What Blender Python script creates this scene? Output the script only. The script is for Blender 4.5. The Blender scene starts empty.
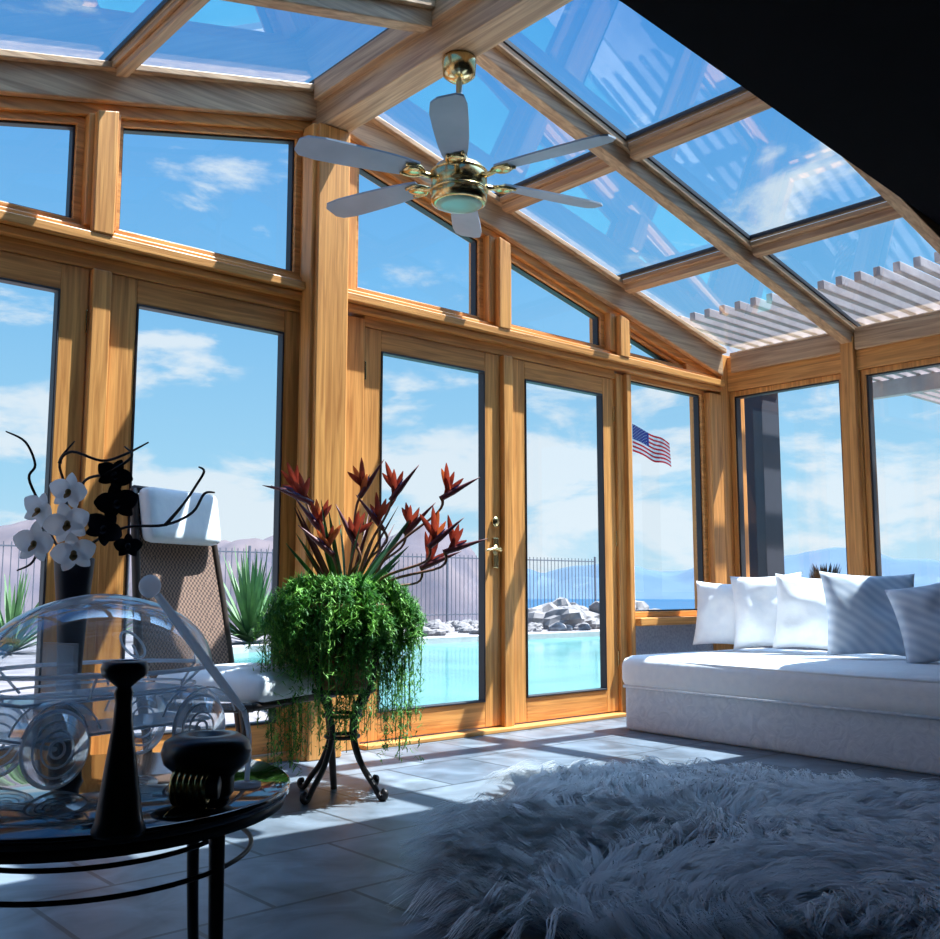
import bpy, math, random
from mathutils import Vector, Matrix, noise
random.seed(7)
R=random.random
def U(a,b): return a+(b-a)*random.random()
sc=bpy.context.scene
try:
    sc.view_settings.view_transform='Standard'
except Exception: pass

# ---------------------------------------------------------------- materials
M={}
def newmat(name):
    m=bpy.data.materials.new(name); m.use_nodes=True; nt=m.node_tree; nt.nodes.clear()
    o=nt.nodes.new('ShaderNodeOutputMaterial'); M[name]=m
    return m,nt,o
def N(nt,t,**k):
    n=nt.nodes.new(t)
    for a,b in k.items(): setattr(n,a,b)
    return n
def mat(name,c,rough=.5,metal=0,c2=None,scale=8,mapping=(1,1,1),bump=0,coat=0,sheen=0,detail=4,dist=0,spec=.5,trans=0,clear=0):
    m,nt,o=newmat(name); L=nt.links.new
    p=N(nt,'ShaderNodeBsdfPrincipled'); out=p.outputs[0]
    p.inputs['Base Color'].default_value=(*c,1); p.inputs['Roughness'].default_value=rough
    p.inputs['Metallic'].default_value=metal; p.inputs['Coat Weight'].default_value=coat
    p.inputs['Sheen Weight'].default_value=sheen; p.inputs['Specular IOR Level'].default_value=spec
    tc=N(nt,'ShaderNodeTexCoord'); mp=N(nt,'ShaderNodeMapping'); mp.inputs['Scale'].default_value=mapping
    L(tc.outputs['Object'],mp.inputs[0])
    nz=N(nt,'ShaderNodeTexNoise'); nz.inputs['Scale'].default_value=scale; nz.inputs['Detail'].default_value=detail
    nz.inputs['Distortion'].default_value=dist
    L(mp.outputs[0],nz.inputs['Vector'])
    r=N(nt,'ShaderNodeValToRGB'); r.color_ramp.elements[0].position=.32; r.color_ramp.elements[1].position=.68
    if c2 is None: c2=tuple(x*.85 for x in c)
    r.color_ramp.elements[0].color=(*c2,1); r.color_ramp.elements[1].color=(*c,1)
    L(nz.outputs[0],r.inputs[0]); L(r.outputs[0],p.inputs['Base Color'])
    if bump:
        b=N(nt,'ShaderNodeBump'); b.inputs['Strength'].default_value=bump; b.inputs['Distance'].default_value=.01
        L(nz.outputs[0],b.inputs['Height']); L(b.outputs[0],p.inputs['Normal'])
    if trans:
        t=N(nt,'ShaderNodeBsdfTranslucent'); L(r.outputs[0],t.inputs[0]); x=N(nt,'ShaderNodeMixShader'); x.inputs[0].default_value=trans
        L(out,x.inputs[1]); L(t.outputs[0],x.inputs[2]); out=x.outputs[0]
    if clear:
        t=N(nt,'ShaderNodeBsdfTransparent'); x=N(nt,'ShaderNodeMixShader'); x.inputs[0].default_value=clear
        L(out,x.inputs[1]); L(t.outputs[0],x.inputs[2]); out=x.outputs[0]
    L(out,o.inputs[0])
    return m
for ax,mp in (('x',(.6,14,14)),('y',(14,.6,14)),('z',(14,14,.6))):
    mat('wood_'+ax,(.80,.37,.10),.42,0,(.45,.175,.04),3.4,mp,.15,0,0,7,.8)
    mat('roofwood_'+ax,(.66,.41,.22),.5,0,(.34,.18,.085),3.2,mp,.15,0,0,7,.8)
def pane(name,tint,base,gl=(1,1,1),power=4,rough=0,haze=0):
    m,nt,o=newmat(name); L=nt.links.new
    t=N(nt,'ShaderNodeBsdfTransparent'); t.inputs[0].default_value=(*tint,1)
    g=N(nt,'ShaderNodeBsdfGlossy'); g.inputs['Roughness'].default_value=rough; g.inputs[0].default_value=(*gl,1)
    lw=N(nt,'ShaderNodeLayerWeight'); lw.inputs[0].default_value=.5
    pw=N(nt,'ShaderNodeMath',operation='POWER'); pw.inputs[1].default_value=power; L(lw.outputs['Facing'],pw.inputs[0])
    ma=N(nt,'ShaderNodeMath',operation='MULTIPLY_ADD'); ma.inputs[1].default_value=.85; ma.inputs[2].default_value=base; ma.use_clamp=True
    L(pw.outputs[0],ma.inputs[0])
    mx=N(nt,'ShaderNodeMixShader'); L(ma.outputs[0],mx.inputs[0]); L(t.outputs[0],mx.inputs[1]); L(g.outputs[0],mx.inputs[2]); out=mx.outputs[0]
    if haze:
        d=N(nt,'ShaderNodeBsdfTranslucent'); d.inputs[0].default_value=(.85,.93,1,1); d2=N(nt,'ShaderNodeBsdfDiffuse'); d2.inputs[0].default_value=(.85,.93,1,1)
        q_=N(nt,'ShaderNodeMixShader'); L(d.outputs[0],q_.inputs[1]); L(d2.outputs[0],q_.inputs[2])
        hz=N(nt,'ShaderNodeMath',operation='MULTIPLY_ADD'); hz.inputs[1].default_value=.55; hz.inputs[2].default_value=haze; hz.use_clamp=True; L(pw.outputs[0],hz.inputs[0])
        x=N(nt,'ShaderNodeMixShader'); L(hz.outputs[0],x.inputs[0]); L(out,x.inputs[1]); L(q_.outputs[0],x.inputs[2]); out=x.outputs[0]
    L(out,o.inputs[0])
    return m
pane('pane_glass',(.95,.98,1),.035)
pane('roof_glass',(.84,.94,1),.08)
pane('acrylic',(.95,.98,1),.06,(.95,.98,1),2.2,.03,.06)
mat('acrylic_edge',(.92,.96,1),.12,0,(.85,.92,1),5,coat=1,trans=.55,clear=.2)
mat('gasket',(.02,.02,.025),.5)
mat('stucco',(.40,.43,.50),.9,0,(.27,.30,.37),60,bump=.5)
mat('house_paint',(.05,.052,.06),.85)
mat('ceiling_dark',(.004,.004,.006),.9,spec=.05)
mat('brass',(.70,.53,.25),.22,1)
mat('steel',(.6,.62,.65),.3,1)
mat('lampglass',(.35,.62,.50),.25,0,(.3,.55,.45),5)
mat('blade',(.40,.49,.60),.5,0,(.32,.41,.52),6)
mat('black_lacquer',(.006,.006,.009),.08,0,(.004,.004,.006),4,coat=.5)
mat('black_ceramic',(.006,.006,.009),.3)
mat('iron',(.03,.027,.028),.45,.6)
mat('gold_coil',(.80,.58,.22),.25,1)
mat('cushion',(.86,.88,.89),.9,0,(.80,.83,.86),25,bump=.25,sheen=.2)
mat('upholstery',(.74,.79,.85),.9,0,(.60,.66,.74),14,bump=.5,sheen=.2,dist=2)
mat('chairframe',(.05,.035,.028),.4)
mat('terracotta',(.42,.15,.07),.55,0,(.28,.09,.05),9,bump=.2)
mat('soil',(.03,.02,.015),1)
mat('fern',(.09,.28,.045),.6,0,(.03,.15,.025),12,trans=.3)
mat('fern_light',(.26,.54,.09),.6,0,(.13,.34,.05),12,trans=.3)
mat('leafdark',(.04,.15,.05),.5,0,(.02,.09,.03),10)
mat('stemred',(.20,.08,.04),.5)
mat('petal_red',(.45,.06,.025),.5,0,(.18,.025,.018),22,trans=.35)
mat('petal_dark',(.12,.018,.022),.5)
mat('petal_orange',(.70,.14,.035),.5,trans=.35)
mat('petal_blue',(.12,.10,.36),.5)
mat('orchid_white',(.95,.96,.98),.6,0,(.86,.88,.94),20,trans=.5)
mat('orchid_centre',(.45,.25,.08),.5)
mat('orchid_black',(.02,.02,.035),.45)
mat('twig',(.025,.02,.025),.6)
mat('fleece',(.84,.85,.85),.85,0,(.56,.59,.62),9,sheen=.2,spec=.2,trans=.2)
mat('fleece_dark',(.32,.35,.39),.95,0,(.19,.22,.26),9,spec=.1)
mat('gravel',(.24,.22,.225),.95,0,(.12,.11,.12),3.0,bump=.3,detail=9)
mat('coping',(.36,.36,.35),.8)
mat('boulder',(.25,.235,.23),.9,0,(.11,.105,.11),2.5,bump=.6,detail=8)
mat('fencemetal',(.11,.125,.16),.6)
mat('yucca',(.09,.20,.06),.6,0,(.045,.12,.04),6)
mat('flag_red',(.45,.012,.02),.7,trans=.3); mat('flag_white',(.55,.55,.57),.7,trans=.3); mat('flag_blue',(.012,.025,.16),.7,trans=.3)
mat('poleWhite',(.55,.57,.6),.4)
mat('hill',(.115,.092,.10),1,0,(.06,.055,.075),.05,detail=12)
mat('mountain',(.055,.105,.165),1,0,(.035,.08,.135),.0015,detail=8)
mat('pergola',(.40,.34,.33),.7,0,(.30,.25,.25),6)
mat('columnstone',(.02,.025,.045),.8)
mat('cypress',(.012,.022,.022),.9)
def stripes(name,a,b,sc_,rot,dist=1.2):
    m,nt,o=newmat(name); L=nt.links.new
    p=N(nt,'ShaderNodeBsdfPrincipled'); L(p.outputs[0],o.inputs[0]); p.inputs['Roughness'].default_value=.85
    tc=N(nt,'ShaderNodeTexCoord'); mp=N(nt,'ShaderNodeMapping'); mp.inputs['Rotation'].default_value=rot
    L(tc.outputs['Object'],mp.inputs[0]); w=N(nt,'ShaderNodeTexWave'); w.inputs['Scale'].default_value=sc_; w.inputs['Distortion'].default_value=dist; w.inputs['Detail'].default_value=3
    L(mp.outputs[0],w.inputs[0]); r=N(nt,'ShaderNodeValToRGB'); r.color_ramp.elements[0].color=(*a,1); r.color_ramp.elements[1].color=(*b,1)
    L(w.outputs[0],r.inputs[0]); L(r.outputs[0],p.inputs[0])
stripes('pillow_slat_shade',(.50,.59,.70),(.68,.75,.83),7,(0,.9,0))  # stripes put the pergola slat shadows into the pillow colour
# woven cane
m,nt,o=newmat('chair_mesh'); L=nt.links.new
p=N(nt,'ShaderNodeBsdfPrincipled'); L(p.outputs[0],o.inputs[0]); p.inputs['Roughness'].default_value=.7
tc=N(nt,'ShaderNodeTexCoord'); ck=N(nt,'ShaderNodeTexChecker'); ck.inputs['Scale'].default_value=95; L(tc.outputs['Object'],ck.inputs['Vector'])
ck.inputs['Color1'].default_value=(.27,.16,.11,1); ck.inputs['Color2'].default_value=(.07,.04,.032,1); L(ck.outputs[0],p.inputs[0])
m,nt,o=newmat('pool_water'); L=nt.links.new
p=N(nt,'ShaderNodeBsdfPrincipled'); L(p.outputs[0],o.inputs[0]); p.inputs['Roughness'].default_value=.12
tc=N(nt,'ShaderNodeTexCoord'); v=N(nt,'ShaderNodeTexNoise'); v.inputs['Scale'].default_value=.6; v.inputs['Distortion'].default_value=1.5; L(tc.outputs['Object'],v.inputs['Vector'])
r=N(nt,'ShaderNodeValToRGB'); r.color_ramp.elements[0].position=.3; r.color_ramp.elements[1].position=.7
r.color_ramp.elements[0].color=(.035,.20,.20,1); r.color_ramp.elements[1].color=(.07,.28,.27,1); L(v.outputs[0],r.inputs[0]); L(r.outputs[0],p.inputs[0])
n2=N(nt,'ShaderNodeTexNoise'); n2.inputs['Scale'].default_value=5; L(tc.outputs['Object'],n2.inputs['Vector'])
b=N(nt,'ShaderNodeBump'); b.inputs['Strength'].default_value=.15; b.inputs['Distance'].default_value=.02; L(n2.outputs[0],b.inputs['Height']); L(b.outputs[0],p.inputs['Normal'])
mat('lake_water',(.020,.075,.14),.6,0,(.016,.06,.12),.002,spec=.1)
m,nt,o=newmat('slate_tile'); L=nt.links.new
p=N(nt,'ShaderNodeBsdfPrincipled'); L(p.outputs[0],o.inputs[0])
tc=N(nt,'ShaderNodeTexCoord'); mp=N(nt,'ShaderNodeMapping'); L(tc.outputs['Object'],mp.inputs[0])
br=N(nt,'ShaderNodeTexBrick'); br.offset=0.5; br.inputs['Scale'].default_value=1
br.inputs['Brick Width'].default_value=.45; br.inputs['Row Height'].default_value=.45; br.inputs['Mortar Size'].default_value=.007
br.inputs['Color1'].default_value=(.155,.185,.215,1); br.inputs['Color2'].default_value=(.10,.125,.155,1); br.inputs['Mortar'].default_value=(.04,.05,.06,1)
L(mp.outputs[0],br.inputs['Vector'])
nz=N(nt,'ShaderNodeTexNoise'); nz.inputs['Scale'].default_value=5; nz.inputs['Detail'].default_value=8; nz.inputs['Distortion'].default_value=1; L(mp.outputs[0],nz.inputs['Vector'])
mr=N(nt,'ShaderNodeMapRange'); mr.inputs['From Min'].default_value=.3; mr.inputs['From Max'].default_value=.7; mr.inputs['To Min'].default_value=.55; mr.inputs['To Max'].default_value=1.35; L(nz.outputs[0],mr.inputs[0])
vm=N(nt,'ShaderNodeVectorMath',operation='SCALE'); L(br.outputs[0],vm.inputs[0]); L(mr.outputs[0],vm.inputs['Scale']); L(vm.outputs[0],p.inputs[0])
p.inputs['Roughness'].default_value=.40
bb=N(nt,'ShaderNodeBump'); bb.inputs['Strength'].default_value=.3; bb.inputs['Distance'].default_value=.006; L(nz.outputs[0],bb.inputs['Height']); L(bb.outputs[0],p.inputs['Normal'])

# ---------------------------------------------------------------- mesh builder
class MB:
    def __init__(s): s.v=[]; s.f=[]; s.m=[]; s.s=[]; s.mats=[]
    def mi(s,name):
        if name not in s.mats: s.mats.append(name)
        return s.mats.index(name)
    def add(s,vs,fs,mt,smooth=False):
        k=len(s.v); s.v.extend([tuple(v) for v in vs]); i=s.mi(mt)
        for f in fs: s.f.append([k+a for a in f]); s.m.append(i); s.s.append(smooth)
    def box(s,x0,x1,y0,y1,z0,z1,mt):
        vs=[(x0,y0,z0),(x1,y0,z0),(x1,y1,z0),(x0,y1,z0),(x0,y0,z1),(x1,y0,z1),(x1,y1,z1),(x0,y1,z1)]
        s.add(vs,[(0,3,2,1),(4,5,6,7),(0,1,5,4),(1,2,6,5),(2,3,7,6),(3,0,4,7)],mt)
    def hexa(s,vs,mt):
        s.add(vs,[(0,3,2,1),(4,5,6,7),(0,1,5,4),(1,2,6,5),(2,3,7,6),(3,0,4,7)],mt)
    def ring(s,poly,w,fa,fb,mt):
        inn=inset(poly,w); n=len(poly)
        vs=[fa(p) for p in poly]+[fa(p) for p in inn]+[fb(p) for p in poly]+[fb(p) for p in inn]
        fs=[]
        for i in range(n):
            j=(i+1)%n
            fs+=[(i,j,n+j,n+i),(2*n+i,3*n+i,3*n+j,2*n+j),(i,2*n+i,2*n+j,j),(n+i,n+j,3*n+j,3*n+i)]
        s.add(vs,fs,mt)
    def lathe(s,prof,c,mt,n=32,smooth=True,tf=None,sx=1,sy=1):
        vs=[];fs=[]
        for (r,z) in prof:
            for i in range(n):
                a=2*math.pi*i/n; q=Vector((r*math.cos(a)*sx,r*math.sin(a)*sy,z))
                if tf: q=tf@q
                vs.append((c[0]+q.x,c[1]+q.y,c[2]+q.z))
        for k in range(len(prof)-1):
            for i in range(n):
                j=(i+1)%n; fs.append((k*n+i,k*n+j,(k+1)*n+j,(k+1)*n+i))
        fs.append(tuple(range(n-1,-1,-1))); fs.append(tuple((len(prof)-1)*n+i for i in range(n)))
        s.add(vs,fs,mt,smooth)
    def tube(s,path,r,mt,n=8,closed=False,sm=0):
        P=[Vector(p) for p in path]
        rr=r if isinstance(r,(list,tuple)) else [r]*len(P)
        if sm: P,rr=catmull(P,rr,sm)
        k=len(P); vs=[];fs=[]; nrm=None
        for i in range(k):
            if closed: t=P[(i+1)%k]-P[i-1]
            else: t=P[min(i+1,k-1)]-P[max(i-1,0)]
            if t.length<1e-9: t=Vector((0,0,1))
            t.normalize()
            if nrm is None:
                nrm=t.orthogonal().normalized()
            else:
                nrm=nrm-t*nrm.dot(t)
                nrm=nrm.normalized() if nrm.length>1e-6 else t.orthogonal().normalized()
            b=t.cross(nrm)
            for j in range(n):
                a=2*math.pi*j/n; vs.append(P[i]+(nrm*math.cos(a)+b*math.sin(a))*rr[i])
        for i in range(k if closed else k-1):
            i2=(i+1)%k
            for j in range(n):
                j2=(j+1)%n; fs.append((i*n+j,i*n+j2,i2*n+j2,i2*n+j))
        if not closed:
            fs.append(tuple(range(n-1,-1,-1))); fs.append(tuple((k-1)*n+j for j in range(n)))
        s.add(vs,fs,mt,True)
    def torus(s,c,Rr,r,mt,tf=None,n=36,m=8,sx=1,sy=1):
        pts=[]
        for i in range(n):
            a=2*math.pi*i/n; q=Vector((Rr*math.cos(a)*sx,Rr*math.sin(a)*sy,0))
            if tf: q=tf@q
            pts.append(Vector(c)+q)
        s.tube(pts,r,mt,m,True)
    def ell(s,c,rx,ry,rz,mt,tf=None,n=20,m=12,half=False,pw=1):
        vs=[];fs=[]
        for k in range(m+1):
            th=-math.pi/2+math.pi*k/m
            if half: th=math.pi/2*k/m
            for i in range(n):
                a=2*math.pi*i/n
                q=Vector((rx*math.cos(th)*math.cos(a),ry*math.cos(th)*math.sin(a),rz*math.sin(th)))
                if tf: q=tf@q
                vs.append((c[0]+q.x,c[1]+q.y,c[2]+q.z))
        for k in range(m):
            for i in range(n):
                j=(i+1)%n; fs.append((k*n+i,k*n+j,(k+1)*n+j,(k+1)*n+i))
        s.add(vs,fs,mt,True)
    def build(s,name,loc=(0,0,0),rz=0,bevel=0,sub=0,segs=2):
        me=bpy.data.meshes.new(name); me.from_pydata(s.v,[],s.f)
        for n_ in s.mats: me.materials.append(M[n_])
        me.polygons.foreach_set('material_index',s.m); me.polygons.foreach_set('use_smooth',s.s); me.update()
        ob=bpy.data.objects.new(name,me); sc.collection.objects.link(ob); ob.location=loc; ob.rotation_euler=(0,0,rz)
        if bevel:
            b=ob.modifiers.new('bevel','BEVEL'); b.width=bevel; b.segments=segs; b.limit_method='ANGLE'; b.angle_limit=.7
        return ob
def catmull(P,rr,k):
    out=[];ro=[]
    for i in range(len(P)-1):
        p0=P[max(i-1,0)];p1=P[i];p2=P[i+1];p3=P[min(i+2,len(P)-1)]
        for j in range(k):
            t=j/k; out.append(.5*((2*p1)+(p2-p0)*t+(2*p0-5*p1+4*p2-p3)*t*t+(3*p1-p0-3*p2+p3)*t**3)); ro.append(rr[i]*(1-t)+rr[i+1]*t)
    out.append(P[-1]); ro.append(rr[-1]); return out,ro
def inset(poly,w):
    n=len(poly); A=sum(poly[i][0]*poly[(i+1)%n][1]-poly[(i+1)%n][0]*poly[i][1] for i in range(n))
    sgn=1 if A>0 else -1; ln=[]
    for i in range(n):
        a=Vector(poly[i]);b=Vector(poly[(i+1)%n]); d=(b-a).normalized(); nn=Vector((-d.y,d.x))*sgn; ln.append((a+nn*w,d))
    out=[]
    for i in range(n):
        (p,d),(q,e)=ln[i-1],ln[i]
        den=d.x*e.y-d.y*e.x; t=((q.x-p.x)*e.y-(q.y-p.y)*e.x)/den; out.append(tuple(p+d*t))
    return out

# ---------------------------------------------------------------- room constants
XR=2.66; XE=6.15; XW=-.64; YG=4.19; YH=2.13
Zg=lambda x:3.325-(.24 if x>XR else .25)*abs(x-XR)
Gt=lambda x:3.06-.248*abs(x-XR)
Zt=lambda x:Gt(x)+.03

b=MB(); b.box(-2.6,6.35,-3.1,4.34,-.10,0,'slate_tile'); b.build('floor')

# ---- gable wall (north)
b=MB()
def slope(b,x0,x1,y0,y1,ft,fb,mt):
    b.hexa([(x0,y0,fb(x0)),(x1,y0,fb(x1)),(x1,y1,fb(x1)),(x0,y1,fb(x0)),(x0,y0,ft(x0)),(x1,y0,ft(x1)),(x1,y1,ft(x1)),(x0,y1,ft(x0))],mt)
W='wood_z'
for x0,x1,y0 in ((XW,-.48,4.10),(.36,.50,4.10),(2.58,2.935,4.135),(4.915,4.985,4.13),(4.985,5.03,4.10),(5.90,6.04,4.10)):
    b.box(x0,x1,y0,4.28,0,2.17,W)
b.box(1.522,1.603,4.12,4.26,.02,2.13,W)
b.box(3.906,3.979,4.12,4.26,.02,2.13,W)
b.box(XW,XE-.11,4.11,4.28,2.19,2.30,'wood_x')
b.box(XW,2.53,4.065,4.11,2.225,2.268,'wood_x'); b.box(2.75,6.04,4.065,4.11,2.225,2.268,'wood_x')
b.box(XW,2.53,4.095,4.11,2.19,2.222,'wood_x'); b.box(2.75,6.04,4.095,4.11,2.19,2.222,'wood_x')
for x0,x1 in ((.50,2.58),(2.935,4.915)): b.box(x0,x1,4.14,4.26,2.133,2.19,'wood_x')
for x0,x1,y0 in ((XW,-.44,4.1),(.44,.58,4.1),(1.468,1.604,4.10),(3.775,3.953,4.10),(4.83,5.03,4.10)):
    slope(b,x0,x1,y0,4.28,Zt,lambda x:2.30,W)
slope(b,2.546,XR,4.12,4.28,Zt,lambda x:2.30,W); slope(b,XR,2.864,4.12,4.28,Zt,lambda x:2.30,W)
for x0,x1 in ((1.49,1.58),(3.82,3.91),(4.885,4.975)):
    slope(b,x0,x1,4.06,4.10,Zt,lambda x:2.268,W)
for x0,x1 in ((XW,XR),(XR,XE-.1)):
    slope(b,x0,x1,4.125,4.28,lambda x:Zt(x)+.055,Zt,'wood_x')
    slope(b,x0,x1,4.085,4.28,lambda x:Zg(x)-.035,lambda x:Zt(x)+.055,'roofwood_x')
    slope(b,x0,x1,4.05,4.30,lambda x:Zg(x)-.012,lambda x:Zg(x)-.045,'roofwood_x')
slope(b,5.66,6.04,4.12,4.28,lambda x:Zt(x),lambda x:2.20,'wood_x')
b.box(5.03,5.90,4.13,4.30,0,.55,'stucco'); b.box(-.48,.36,4.13,4.30,0,.55,'stucco')
b.box(5.032,5.898,4.06,4.28,.55,.60,'wood_x'); b.box(-.478,.358,4.06,4.28,.55,.60,'wood_x')
b.box(6.04,6.33,4.10,4.34,0,2.47,'wood_z')
b.box(.50,2.58,4.08,4.30,0,.022,'wood_x'); b.box(2.935,4.915,4.08,4.30,0,.022,'wood_x')
b.build('wall_north',bevel=.005)
b=MB(); b.box(2.53,2.75,4.02,4.115,0,3.065,W); b.box(2.55,2.73,3.995,4.02,0,3.065,W); b.build('trim_1',bevel=.006)

fy=lambda y:(lambda p:(p[0],y,p[1]))
wn=[0]
def winobj(b,bev=.003):
    wn[0]+=1; return b.build('window_%d'%wn[0],bevel=bev)
def wall_window(x0,x1,zb,ztf,sash=.032):
    poly=[(x0,zb),(x1,zb),(x1,ztf(x1)),(x0,ztf(x0))]
    if abs(ztf(x1)-zb)<.01: poly=[(x0,zb),(x1,zb),(x0,ztf(x0))]
    b=MB()
    b.ring(inset(poly,-sash),sash+.002,fy(4.15),fy(4.23),'wood_x')
    b.ring(poly,.012,fy(4.17),fy(4.215),'gasket')
    b.add([(p[0],4.19,p[1]) for p in poly],[tuple(range(len(poly)))],'pane_glass')
    winobj(b)
for x0,x1 in ((-.41,.41),(.61,1.438),(1.634,2.516),(2.894,3.745),(3.983,4.80)):
    wall_window(x0,x1,2.332,Gt)
wall_window(5.06,5.58,2.332,lambda x:Gt(x)+(2.332-Gt(5.58))*(x-5.06)/(5.58-5.06),.02)
wall_window(5.062,5.868,.635,lambda x:2.155)
wall_window(-.448,.328,.635,lambda x:2.155)

def door(n,g0,g1,l0,l1,handle=None):
    b=MB(); y0,y1=4.15,4.20; z0,z1,zt=.03,.165,2.13
    b.box(l0,g0,y0,y1,z0,zt,'wood_z'); b.box(g1,l1,y0,y1,z0,zt,'wood_z')
    b.box(g0,g1,y0,y1,z0,z1,'wood_x'); b.box(g0,g1,y0,y1,2.02,zt,'wood_x')
    poly=[(g0,z1),(g1,z1),(g1,2.02),(g0,2.02)]
    b.ring(poly,.010,fy(y0-.006),fy(y1-.005),'gasket')
    b.add([(p[0],4.175,p[1]) for p in poly],[(0,1,2,3)],'pane_glass')
    if handle:
        hx=handle
        b.lathe([(.0,0),(.03,0),(.03,.012),(.018,.02),(.0,.022)],(hx,y0,1.16),'brass',tf=Matrix.Rotation(math.pi/2,3,'X'))
        b.box(hx-.022,hx+.022,y0-.01,y0,.90,1.07,'brass')
        b.lathe([(.0,0),(.03,0),(.03,.012),(.012,.02),(.012,.05),(0,.05)],(hx,y0,1.0),'brass',tf=Matrix.Rotation(math.pi/2,3,'X'))
        b.tube([(hx,y0-.05,1.0),(hx-.05,y0-.055,1.005),(hx-.11,y0-.05,.995)],[.011,.009,.008],'brass',sm=4)
    for hz in (.35,1.1,1.9):
        b.box(l0+.001 if handle else l1-.012,l0+.012 if handle else l1-.001,y0-.010,y0,hz-.05,hz+.05,'brass')
    return b.build('door_%d'%n,bevel=.004)
door(1,.615,1.40,.503,1.518)
door(2,1.728,2.467,1.607,2.577)
door(3,3.05,3.783,2.938,3.902,3.86)
door(4,4.105,4.80,3.983,4.912)
def side(name,xi,xo,sgn):
    b=MB(); lo,hi=min(xi,xo),max(xi,xo)
    b.box(lo,hi,YH,4.10,0,.60,'stucco')
    b.box(min(xi-sgn*.03,xo),max(xi-sgn*.03,xo),YH,4.10,.60,.655,'wood_y')
    for y0,y1 in ((YH,2.19),(3.105,3.215)):
        b.box(lo,hi,y0,y1,.655,2.20,'wood_z')
        b.box(min(xi-sgn*.04,xi),max(xi-sgn*.04,xi),y0+.01 if y0>3 else y0,y1-.01,.655,2.42,'wood_z')
    b.box(lo,hi,YH,4.10,2.20,2.455,'wood_y')
    for y0,y1 in ((YH,3.11),(3.21,4.05)):
        b.box(min(xi-sgn*.03,xi),max(xi-sgn*.03,xi),y0,y1,2.33,2.455,'roofwood_y')
    b.build(name,bevel=.005)
    for y0,y1 in ((2.192,3.103),(3.217,4.098)):
        b=MB(); poly=[(y0,.657),(y1,.657),(y1,2.198),(y0,2.198)]
        xa,xb=xi+sgn*.02,xi+sgn*.10
        b.ring(poly,.035,lambda p:(xa,p[0],p[1]),lambda p:(xb,p[0],p[1]),'wood_z')
        poly=inset(poly,.033)
        b.ring(poly,.013,lambda p:(xa+sgn*.01,p[0],p[1]),lambda p:(xb-sgn*.01,p[0],p[1]),'gasket')
        b.add([(xi+sgn*.05,p[0],p[1]) for p in poly],[(0,1,2,3)],'pane_glass')
        winobj(b)
side('wall_east',6.12,6.30,1)
side('wall_west',XW,XW-.18,-1)
b=MB(); b.box(6.12,6.30,-3,YH-.002,0,2.8,'house_paint'); b.build('wall_east.001')
b=MB(); b.box(-2.6,6.3,-3.15,-3,0,2.8,'house_paint'); b.build('wall_south')
b=MB(); b.box(-2.75,-2.6,-3,YH,0,2.8,'house_paint'); b.box(-2.6,XW,YH-.15,YH,0,2.8,'house_paint'); b.build('wall_west.001')
b=MB()
zb=lambda x:2.845-.075*max(0,x-2.61)
for x0,x1 in ((-2.6,2.61),(2.61,6.30)):
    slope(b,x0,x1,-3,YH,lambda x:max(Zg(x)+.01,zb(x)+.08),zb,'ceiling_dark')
b.build('ceiling')
# ---- glass roof framing
b=MB()
b.box(XR-.075,XR+.075,YH,4.30,3.07,3.315,'roofwood_y')
b.box(XR-.115,XR+.105,YH,4.05,3.20,3.30,'roofwood_y')
def rafter(yc):
    for x0,x1 in ((XW-.1,XR-.11),(XR+.10,XE+.12)):
        slope(b,x0,x1,yc-.06,yc+.06,lambda x:Zg(x)-.012,lambda x:Zg(x)-.045,'roofwood_x')
        slope(b,x0,x1,yc-.036,yc+.036,lambda x:Zg(x)-.045,lambda x:Zg(x)-.125,'roofwood_x')
rafter(3.16); rafter(YH+.05)
PX=[.46,1.58,3.86,4.95]
for px in PX:
    for y0,y1 in ((YH+.1,3.105),(3.215,4.055)):
        slope(b,px-.045,px+.045,y0,y1,lambda x:Zg(x)-.014,lambda x:Zg(x)-.04,'roofwood_y')
        slope(b,px-.026,px+.026,y0,y1,lambda x:Zg(x)-.04,lambda x:Zg(x)-.08,'roofwood_y')
for x0,x1 in ((XE-.06,XE+.15),(XW-.15,XW+.06)):
    for y0,y1 in ((YH+.1,3.105),(3.215,4.055)):
        b.box(x0,x1,y0,y1,2.455,2.475,'roofwood_y')
b.build('roof_frame',bevel=.004)
xs=[XW-.12,.46,1.58,XR-.05]; xs2=[XR+.04,3.86,4.95,XE+.12]
for X in (xs,xs2):
    for i in range(3):
        for y0,y1 in ((YH+.05,3.155),(3.165,4.26)):
            x0,x1=X[i]+.028,X[i+1]-.028; b=MB()
            poly=[(x0,y0+.028),(x1,y0+.028),(x1,y1-.028),(x0,y1-.028)]
            b.ring(inset(poly,.008),.024,lambda p:(p[0],p[1],Zg(p[0])-.008),lambda p:(p[0],p[1],Zg(p[0])+.015),'gasket')
            b.add([(p[0],p[1],Zg(p[0])+.004) for p in poly],[(0,1,2,3)],'roof_glass')
            winobj(b,0)

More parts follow.
